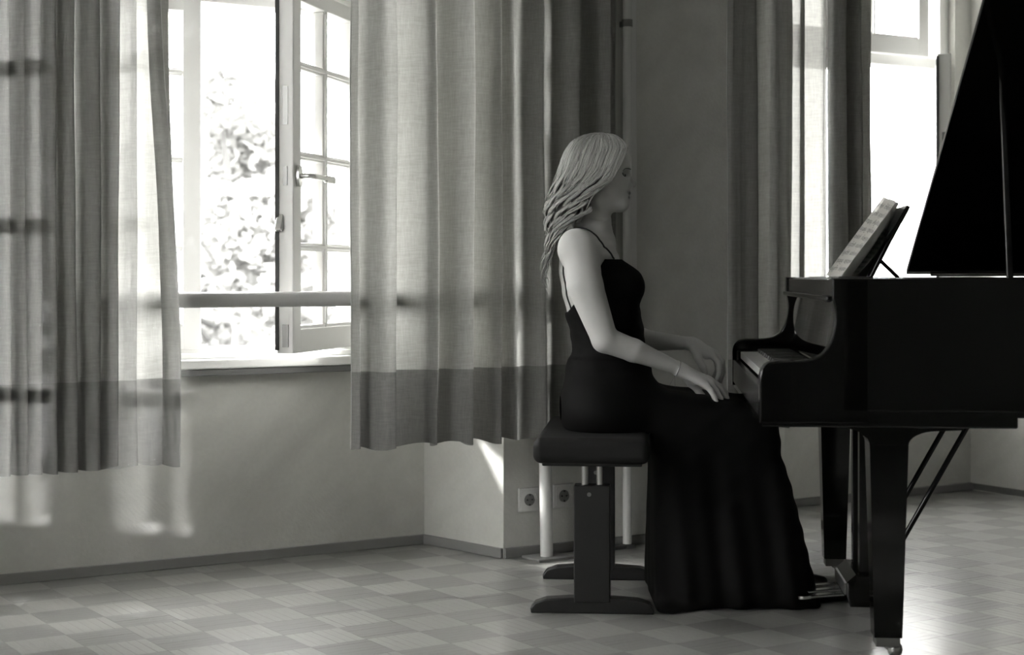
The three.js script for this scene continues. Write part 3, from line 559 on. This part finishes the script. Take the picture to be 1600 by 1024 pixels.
// hands
const fingerSet = (sets, r0, r1) => sets.flatMap((s) => chain(s.map((p) => L(...p)), r0, r1));
const NW = [1058, 575, 0.125], nearKnuckles = [[1107, 593, 0.066], [1111, 596, 0.085], [1109, 599, 0.103], [1102, 602, 0.119]];
const nearPalm = union([...nearKnuckles.map((k, i) => cap(L(NW[0] + 4, NW[1] + 3, NW[2] - 0.012 + i * 0.004), L(...k), 0.0155, 0.0105)), cap(L(1066, 584, 0.10), L(1084, 597, 0.085), 0.014, 0.012), cap(L(...NW), L(1068, 580, 0.115), 0.0185, 0.017)], 0.012);
const nearFingers = [[nearKnuckles[0], [1125, 604, 0.060], [1136, 617, 0.058], [1143, 628, 0.058]], [nearKnuckles[1], [1126, 608, 0.083], [1135, 621, 0.083], [1139, 632, 0.083]], [nearKnuckles[2], [1119, 611, 0.104], [1126, 623, 0.105], [1129, 633, 0.105]], [nearKnuckles[3], [1111, 611, 0.122], [1116, 620, 0.124], [1119, 628, 0.124]]].map((s) => union(fingerSet([s], 0.0092, 0.0066), 0.003));
const nearThumb = union(fingerSet([[[1068, 586, 0.092], [1080, 600, 0.066], [1091, 611, 0.054], [1099, 619, 0.050]]], 0.0125, 0.0078), 0.006);
const nearHand = (x, y, z) => { let f = 1e3; for (const g of nearFingers) f = Math.min(f, g(x, y, z)); return smin(smin(nearPalm(x, y, z), f, 0.007), nearThumb(x, y, z), 0.008); };
const FW = [1080, 537, -0.135], farKnuckles = [[1112, 555, -0.104], [1117, 552, -0.122], [1117, 552, -0.141], [1112, 553, -0.158]];
const farPalm = union([...farKnuckles.map((k, i) => cap(L(FW[0] + 3, FW[1] + 2, FW[2] + 0.009 - i * 0.006), L(...k), 0.0155, 0.0108)), cap(L(1088, 546, -0.118), L(1104, 556, -0.115), 0.0135, 0.012), cap(L(...FW), L(1090, 541, -0.13), 0.0185, 0.018)], 0.012);
const farFingers = [[farKnuckles[0], [1123, 568, -0.098], [1124, 584, -0.096], [1118, 598, -0.098]], [farKnuckles[1], [1128, 565, -0.120], [1130, 582, -0.119], [1123, 600, -0.119]], [farKnuckles[2], [1127, 566, -0.141], [1128, 583, -0.141], [1121, 598, -0.139]], [farKnuckles[3], [1120, 566, -0.160], [1121, 579, -0.161], [1115, 591, -0.159]]].map((s) => union(fingerSet([s], 0.0095, 0.007), 0.003));
const farThumb = union(fingerSet([[[1086, 548, -0.114], [1092, 562, -0.096], [1098, 574, -0.088], [1102, 583, -0.086]]], 0.0135, 0.0085), 0.006);
const farHand = (x, y, z) => { let f = 1e3; for (const g of farFingers) f = Math.min(f, g(x, y, z)); return smin(smin(farPalm(x, y, z), f, 0.007), farThumb(x, y, z), 0.008); };

const nearArmHand = (x, y, z) => smin(nearArm(x, y, z), nearHand(x, y, z), 0.006), farArmHand = (x, y, z) => smin(farArm(x, y, z), farHand(x, y, z), 0.006);
const woman = thing('person', 'blonde woman in a long black evening dress seated with both hands lowered before the keys', 'person', [PX, 0, -BZ]);
{
  const yCut = L(930, 352)[1], nx1 = L(1052, 0, 0.13)[0], fx1 = L(1072, 0, -0.13)[0];
  const bodyField = (x, y, z) => Math.max(whole(x, y, z), y - yCut - 0.0015, z > 0 ? x - nx1 : x - fx1);
  const headField = (x, y, z) => Math.max(whole(x, y, z), yCut - 0.001 - y);
  const nearField = (x, y, z) => Math.max(nearArmHand(x, y, z), nx1 - 0.003 - x), farField = (x, y, z) => Math.max(farArmHand(x, y, z), fx1 - 0.003 - x);
  const bodyLo = L(856, 690), headLo = L(873, 356), nearLo = L(1044, 648, 0.09), farLo = L(1062, 606, -0.12);
  const skin = mergeGeometries([
    meshField(bodyField, [bodyLo[0], bodyLo[1], -0.29], 0.66, 112, whole),
    meshField(headField, [headLo[0], headLo[1], -0.128], 0.256, 116, whole),
    meshField(nearField, [nearLo[0], nearLo[1], 0.01], 0.184, 98, nearArmHand),
    meshField(farField, [farLo[0], farLo[1], -0.225], 0.184, 98, farArmHand),
  ]);
  const pos = skin.attributes.position, col = new Float32Array(pos.count * 3), lips = [ell(L(983, 302.8), [0.012, 0.0052, 0.020]), ell(L(982, 309.2), [0.012, 0.0062, 0.018])];
  for (let i = 0; i < pos.count; i++) {
    const x = pos.getX(i), y = pos.getY(i), z = pos.getZ(i), l = Math.min(lips[0](x, y, z), lips[1](x, y, z)), v = lerp(0.16, 0.47, smooth(-0.0006, 0.0018, l));
    col[i * 3] = v; col[i * 3 + 1] = v; col[i * 3 + 2] = v * 0.97;
  }
  skin.setAttribute('color', new THREE.BufferAttribute(col, 3));
  part('body', skin, new THREE.MeshPhysicalMaterial({ vertexColors: true, roughness: 0.5, specularIntensity: 0.6, sheen: 0.1, sheenRoughness: 0.5 }), woman);
  // brows and lashes
  const onSkin = (pts, f, off) => {                                  // a curve laid on the skin
    const c = new THREE.CatmullRomCurve3(pts.map((p) => V(...p))).getPoints(30);
    for (const p of c) for (let k = 0; k < 10; k++) {
      const e = 0.0015, d = f(p.x, p.y, p.z), g = V(f(p.x + e, p.y, p.z) - d, f(p.x, p.y + e, p.z) - d, f(p.x, p.y, p.z + e) - d).normalize();
      p.addScaledVector(g, -(d - off) * 0.7);
    }
    return new THREE.CatmullRomCurve3(c);
  };
  const brow = (s) => new THREE.TubeGeometry(onSkin([L(983, 264, 0.010 * s), L(981, 262, 0.022 * s), L(975.5, 261, 0.036 * s), L(967, 263.5, 0.050 * s)], head, 0.0), 24, 0.0017, 6);
  const lash = (s) => new THREE.TubeGeometry(onSkin([L(977, 272.5, 0.018 * s), L(977, 274, 0.028 * s), L(974, 274, 0.039 * s), L(967, 272.2, 0.0475 * s)], head, 0.0006), 24, 0.0017, 6);
  const hairDark = std(0.10, 0.8);
  part('eyebrow', brow(1), hairDark, woman); part('eyebrow', brow(-1), hairDark, woman);
  part('eyelash', lash(1), std(0.01, 0.8), woman); part('eyelash', lash(-1), std(0.01, 0.8), woman);

  // dress: close bodice over bust and back, skirt over the thighs falling to the floor
  const neckLine = (x) => { const a = L(942, 0)[0], b = L(886, 0)[0]; const py = x > a ? 404 : lerp(488, 404, clamp((x - b) / (a - b), 0, 1)); return L(0, py)[1]; };
  const outline = [[1018, 640], [1100, 628], [1150, 634], [1196, 653], [1221, 690], [1240, 750], [1259, 830], [1273, 905], [1280, 948], [1240, 952], [1016, 951], [1014, 900], [1015, 800], [1017, 700]].map(([x, y]) => L(x, y, 0.12));
  function poly(x, y) {
    let d = 1e9, inside = false;
    for (let i = 0, j = outline.length - 1; i < outline.length; j = i++) {
      const a = outline[i], b = outline[j], ex = b[0] - a[0], ey = b[1] - a[1], wx = x - a[0], wy = y - a[1], t = clamp((wx * ex + wy * ey) / (ex * ex + ey * ey), 0, 1);
      d = Math.min(d, Math.hypot(wx - t * ex, wy - t * ey));
      if ((a[1] > y) !== (b[1] > y) && x < (b[0] - a[0]) * (y - a[1]) / (b[1] - a[1]) + a[0]) inside = !inside;
    }
    return inside ? -d : d;
  }
  const thighs = [cap(L(938, 646, 0.088), L(1176, 671, 0.085), 0.087, 0.062), cap(L(938, 640, -0.088), L(1172, 655, -0.085), 0.087, 0.062)];
  const lap = union([...thighs, cap(L(960, 650), L(1170, 668), 0.085, 0.052), ell(L(935, 640), [0.095, 0.082, 0.19])], 0.06);
  const train = ell(L(1040, 950, 0.18), [0.075, 0.026, 0.15]);
  function skirt(x, y, z) {
    const t = clamp(1 - y / 0.52, 0, 1), hz = lerp(0.155, 0.275, t * t * 0.75 + t * 0.25), fold = (0.007 * t + 0.0015) * (Math.sin(x * 46 + Math.sin(y * 5) * 1.2 + z * 6) + 0.6 * Math.sin(x * 83 + y * 7)), fold2 = 0.0015 * t * Math.sin(z * 52 + y * 4);
    const p = poly(x, y) + fold2, q = Math.abs(z - 0.01) - hz - fold;
    return smax(p + 0.012, q + 0.012, 0.09) - 0.004;
  }
  const creases = (x, y, z) => 0.0012 * Math.sin((x - y * 1.4) * 62 + z * 14) * smooth(0.2, 0.5, x + 0.1) + 0.0015 * noise.noise(x * 9, y * 14, z * 9);
  const hips = (x, y, z) => smin(trunk(x, y, z), lap(x, y, z), 0.05);
  function dress(x, y, z) {
    const b = Math.max(chest(x, y, z) - 0.006 - 0.0016 * noise.noise(x * 30, y * 40, z * 30), y - neckLine(x), L(0, 600)[1] - y);
    let s = smin(Math.max(hips(x, y, z) - 0.010, y - L(0, 560)[1]), skirt(x, y, z), 0.05) - creases(x, y, z);
    s = smin(s, train(x, y, z), 0.03);
    s = Math.max(s, 0.002 - y);
    s = smax(s, -Math.max(y - 0.492, x - L(1012, 0)[0]), 0.012);    // flat where she sits on the cushion
    return smin(b, s, 0.012);
  }
  const gd = meshField(dress, [L(872, 0)[0], -0.03, -0.38], 1.04, 150);
  part('dress', gd, phys(0.0032, 0.75, { specularIntensity: 0.2 }), woman, 'long black satin dress with thin straps');
  const strap = (s) => {
    const pts = new THREE.CatmullRomCurve3([[948, 410, 0.088], [938, 390, 0.100], [927, 374, 0.106], [914, 364, 0.106], [898, 366, 0.102], [884, 378, 0.096], [873, 400, 0.090], [871, 428, 0.084], [876, 458, 0.078], [884.5, 488, 0.075]].map(([x, y, z]) => V(...L(x, y, z * s)))).getPoints(40);
    for (const p of pts) for (let k = 0; k < 10; k++) {              // laid on the skin
      const e = 0.002, d = bodyBase(p.x, p.y, p.z) - 0.0012, g = V(bodyBase(p.x + e, p.y, p.z) - d, bodyBase(p.x, p.y + e, p.z) - d, bodyBase(p.x, p.y, p.z + e) - d).subScalar(0.0012).normalize();
      p.addScaledVector(g, -d * 0.7);
    }
    return new THREE.TubeGeometry(new THREE.CatmullRomCurve3(pts), 90, 0.0029, 6);
  };
  part('strap', strap(1), std(0.008, 0.6), woman); part('strap', strap(-1), std(0.008, 0.6), woman);
  // bracelet with two hanging threads on the near wrist
  const ring = new THREE.TorusGeometry(0.0222, 0.0014, 8, 40).rotateY(Math.PI / 2).rotateZ(-0.32).translate(...L(1060, 576, 0.124));
  const tail = (x0, y0, x1, y1) => rod(V(...L(x0, y0, 0.135)), V(...L(x1, y1, 0.135)), 0.0006, 0.0005, 5);
  part('bracelet', [ring, new THREE.SphereGeometry(0.0024, 10, 8).translate(...L(1063, 565, 0.128)), new THREE.SphereGeometry(0.002, 10, 8).translate(...L(1054, 588, 0.134)), tail(1054, 588, 1046, 603), tail(1054, 588, 1055, 605)], M.steel, woman, 'thin bracelet with two hanging threads');
  // shoes
  function shoe(tx, ty, tz, hx, hy, hz2) {                         // toe and heel
    const a = V(...L(tx, ty, tz)), b = V(...L(hx, hy, hz2)), f = union([cap(b.toArray(), a.clone().lerp(b, 0.45).toArray(), 0.026, 0.031), cap(a.clone().lerp(b, 0.45).toArray(), a.toArray(), 0.031, 0.019)], 0.02);
    return meshField((x, y, z) => Math.max(f(x, y, z), Math.min(a.y, b.y) - 0.016 - y), [Math.min(a.x, b.x) - 0.06, Math.min(a.y, b.y) - 0.1, a.z - 0.12], 0.30, 64);
  }
  const shoeMat = phys(0.006, 0.35);
  part('shoe', [shoe(1318, 929, 0.10, 1235, 936, 0.10), rod(V(...L(1238, 934, 0.10)), V(...L(1236, 946, 0.10)), 0.012, 0.009)], shoeMat, woman);
  part('shoe', [shoe(1284, 910, -0.10, 1205, 903, -0.10), rod(V(...L(1208, 903, -0.10)), V(...L(1206, 911, -0.10)), 0.012, 0.009)], shoeMat, woman);

  // hair: a soft mass with several hundred wavy locks laid over it
  const env = [[206.5, 935, 941, 0.004], [208, 924, 953, 0.022], [210.5, 913, 962, 0.037], [215, 902, 970, 0.050], [222, 893, 976, 0.062], [232, 885, 980, 0.073], [245, 879, 975, 0.082], [262, 874, 968, 0.087], [280, 869, 955, 0.090], [296, 864, 938, 0.094], [312, 859, 927, 0.098], [332, 855, 922, 0.102], [352, 854, 908, 0.100], [370, 857, 893, 0.095], [390, 853, 882, 0.088], [411, 848, 877, 0.080], [440, 849, 874, 0.066], [462, 856, 872, 0.045], [478, 862, 872, 0.03]];
  function shell(py, s, k) {                                       // s from -1 (far hairline) over the back to 1 (near hairline)
    let i = 0; while (i < env.length - 2 && py > env[i + 1][0]) i++;
    const a = env[i], b = env[i + 1], t = clamp((py - a[0]) / (b[0] - a[0]), 0, 1), xb = lerp(a[1], b[1], t), xf = lerp(a[2], b[2], t), w = lerp(a[3], b[3], t), c = Math.cos(s * Math.PI / 2), m = (xb + xf) / 2;
    const px = lerp(m, xf + (xb - xf) * Math.pow(Math.abs(c), 0.85), k), z = w * Math.sign(s) * Math.pow(Math.abs(Math.sin(s * Math.PI / 2)), 0.8) * k;
    return L(px, py, z);
  }
  const list = [], r = rng(21);
  {
    const p = [], ix = [], nS = 48, nP = 60;
    for (let j = 0; j <= nP; j++) for (let i = 0; i <= nS; i++) { const v = shell(lerp(207, 418 - 100 * Math.abs(-0.9 + 1.8 * i / nS) ** 3, j / nP), -0.9 + 1.8 * i / nS, (0.975 + 0.02 * Math.sin(i * 1.3)) * (1 - 0.5 * smooth(0.72, 1, j / nP))); p.push(...v); if (i < nS && j < nP) { const o = j * (nS + 1) + i; ix.push(o, o + nS + 1, o + 1, o + 1, o + nS + 1, o + nS + 2); } }
    const g = new THREE.BufferGeometry(); g.setAttribute('position', new THREE.Float32BufferAttribute(p, 3)); g.setIndex(ix); g.computeVertexNormals(); list.push(g.toNonIndexed());
  }
  const tone = rng(8), tint = (g, v) => { const c = new Float32Array(g.attributes.position.count * 3); for (let i = 0; i < c.length; i += 3) { c[i] = v; c[i + 1] = v; c[i + 2] = v * 0.95; } g.setAttribute('color', new THREE.BufferAttribute(c, 3)); return g; };
  tint(list[0], 0.16);
  function lock(path, width, thick) {
    const n = 40, pts = new THREE.CatmullRomCurve3(path).getPoints(n), c = V(...L(912, 300)), p = [], ix = [], K = 4;
    for (let i = 0; i <= n; i++) {
      const t = i / n, tan = pts[Math.min(n, i + 1)].clone().sub(pts[Math.max(0, i - 1)]).normalize(), out = V(pts[i].x - c.x, (pts[i].y - c.y) * 0.35, pts[i].z).normalize(), side = tan.clone().cross(out).normalize(), up = side.clone().cross(tan).normalize(), k = (0.35 + 0.65 * smooth(0, 0.12, t)) * (1 - 0.85 * smooth(0.72, 1, t));
      for (let q = 0; q < K; q++) { const a = q / K * 2 * Math.PI, v = pts[i].clone().addScaledVector(side, Math.cos(a) * width * k).addScaledVector(up, Math.sin(a) * thick * k); p.push(v.x, v.y, v.z); if (i < n) { const o = i * K + q, o2 = i * K + (q + 1) % K; ix.push(o, o2, o + K, o2, o2 + K, o + K); } }
    }
    const g = new THREE.BufferGeometry(); g.setAttribute('position', new THREE.Float32BufferAttribute(p, 3)); g.setIndex(ix); g.computeVertexNormals(); list.push(tint(g.toNonIndexed(), lerp(0.14, 0.46, tone())));
  }
  const clump = (q) => { const r2 = rng(900 + q); return { phase: r2() * 6.3, freq: 0.098 + 0.03 * r2(), end: r2(), lift: r2() }; };
  const clumps = Array.from({ length: 46 }, (_, q) => clump(q));
  for (let n = 0; n < 3300; n++) {
    const c = n % 46, K = clumps[c], mid = -1 + 2 * (c + 0.5) / 46, spread = (r() - 0.5) * 0.085, layer = r(), s = clamp(mid + spread, -1, 1), front = Math.abs(s) > 0.72;
    const y0 = front ? lerp(208, 226, r()) : lerp(207, 238, r() * r()), full = lerp(415, 474, K.end) - 60 * Math.abs(s) * Math.abs(s);
    const yEnd = r() < 0.25 ? lerp(330, full, r()) : full - 26 * r() * r(), path = [];
    for (let k = 0; k <= 24; k++) {
      const t = k / 24, py = lerp(y0, yEnd, t), amp = smooth(250, 325, py), ph = py * K.freq + K.phase + (r() - 0.5) * 0.05, wave = Math.sin(ph), wave2 = Math.cos(ph), gather = 1 - 0.55 * smooth(300, 440, py);
      const tuck = (mid + spread * gather) * (1 - 0.28 * smooth(300, 380, py));
      const v = shell(py, clamp(tuck + wave2 * amp * 0.085, -1, 1), 0.965 + 0.06 * layer * gather + 0.10 * (K.lift - 0.3) * amp + wave * amp * (0.16 + 0.16 * smooth(340, 430, py)));
      path.push(V(v[0], v[1], v[2]));
    }
    const fat = r() * r(); lock(path, 0.0007 + 0.0016 * fat, 0.0006 + 0.0008 * fat);
  }
  // the strands swept from the parting past the temple and back over the ear
  for (const side of [1, -1]) for (let n = 0; n < 190; n++) {
    const q = r(), o = r() * 0.008, w = q * 7;
    lock([[948 + q * 22, 213 + q * 8, 0.018], [972 - q * 16, 226 + q * 3, 0.042], [974 - w * 2.4, 243, 0.066], [969 - w * 2.3, 262, 0.079], [957 - w * 2, 281 - w, 0.086], [942 - w, 295 - w, 0.091], [928 - w * 0.5, 306, 0.094], [918, 324, 0.098], [905 - w, 350, 0.088]].map(([x, y, z]) => { const v = L(x + (r() - 0.5) * 1.4, y, (z + o) * side); return V(...v); }), 0.0012, 0.0008);
  }
  part('hair', mergeGeometries(list), new THREE.MeshPhysicalMaterial({ vertexColors: true, roughness: 0.3, specularIntensity: 1, side: THREE.DoubleSide }), woman, 'long wavy blonde hair');
}

// ---------------------------------------------------------------- outdoors: sunlit trees and the ground below
{
  const r = rng(3), green = new THREE.MeshPhysicalMaterial({ color: grey(0.36), roughness: 0.9, transmission: 0.35, thickness: 0, side: THREE.DoubleSide }), bark = std(0.12, 0.95);
  const leaf = new THREE.BufferGeometry();
  leaf.setAttribute('position', new THREE.Float32BufferAttribute([0, 0, 0, 0.05, 0.03, 0.035, -0.05, 0.03, 0.035, 0.06, 0.012, 0.1, -0.06, 0.012, 0.1, 0.035, -0.01, 0.155, -0.035, -0.01, 0.155, 0, -0.04, 0.2], 3));
  leaf.setIndex([0, 2, 1, 1, 2, 4, 1, 4, 3, 3, 4, 6, 3, 6, 5, 5, 6, 7]); leaf.computeVertexNormals();
  function tree(pos, height, blobs, n, label) {
    const g = thing('tree', label, 'tree', [pos.x, -1.6, pos.z], 0, 'trees outside the window');
    const limbs = [rod(V(0, 0, 0), V(0.05, height * 0.45, 0), 0.14, 0.09, 10)];
    for (const b of blobs) limbs.push(rod(V(0.05, height * 0.42, 0), V(b[0] * 0.85, b[1] * 0.95, b[2] * 0.85), 0.06, 0.02, 7));
    part('trunk', limbs, bark, g);
    const m = new THREE.InstancedMesh(leaf, green, n), o = new THREE.Object3D(), c = new THREE.Color();
    for (let i = 0; i < n; i++) {
      const b = blobs[Math.floor(r() * blobs.length)], d = V(r() * 2 - 1, r() * 2 - 1, r() * 2 - 1).normalize().multiplyScalar(Math.pow(r(), 0.45) * b[3]);
      o.position.set(b[0] + d.x, b[1] + d.y * 0.8, b[2] + d.z); o.rotation.set(r() * 6.3, r() * 6.3, r() * 6.3); o.scale.setScalar(0.38 + r() * 0.4); o.updateMatrix(); m.setMatrixAt(i, o.matrix);
      m.setColorAt(i, c.setScalar(0.7 + 0.3 * r()));
    }
    m.name = 'foliage'; m.userData.kind = 'stuff'; m.castShadow = m.receiveShadow = true; g.add(m);
    return g;
  }
  const blobs = (n, w, h0, h1, s) => Array.from({ length: n }, () => [(r() - 0.5) * w, lerp(h0, h1, r()), (r() - 0.5) * w, s * (0.6 + 0.6 * r())]);
  tree(at(372, 430, 15), 5.2, blobs(15, 1.9, 1.3, 4.3, 0.52), 11000, 'pale sunlit tree outside the open window, loose crown');
  tree(at(285, 430, 19), 5, blobs(12, 2.2, 1.2, 4.0, 0.6), 7000, 'leafy tree outside behind the closed casement left of the opening');
  tree(at(520, 430, 24), 5, blobs(10, 2.6, 1.2, 4.2, 0.6), 6000, 'faint tree outside behind the open window sash');
  const wp = (a, b) => V(C[0] + a * ux + b * nx, 0, -(C[1] + a * uz + b * nz));
  tree(wp(-10.4, 0.3), 5.5, blobs(18, 3.6, 0.9, 4.6, 0.6), 14000, 'tree beyond the left wall of the hall, mirrored in the glass screen');
  const ground = structure('ground', [new THREE.CircleGeometry(120, 48).rotateX(-Math.PI / 2)], std(0.12, 1), [0, -1.6, 0]);
}

renderer.render(scene, camera);
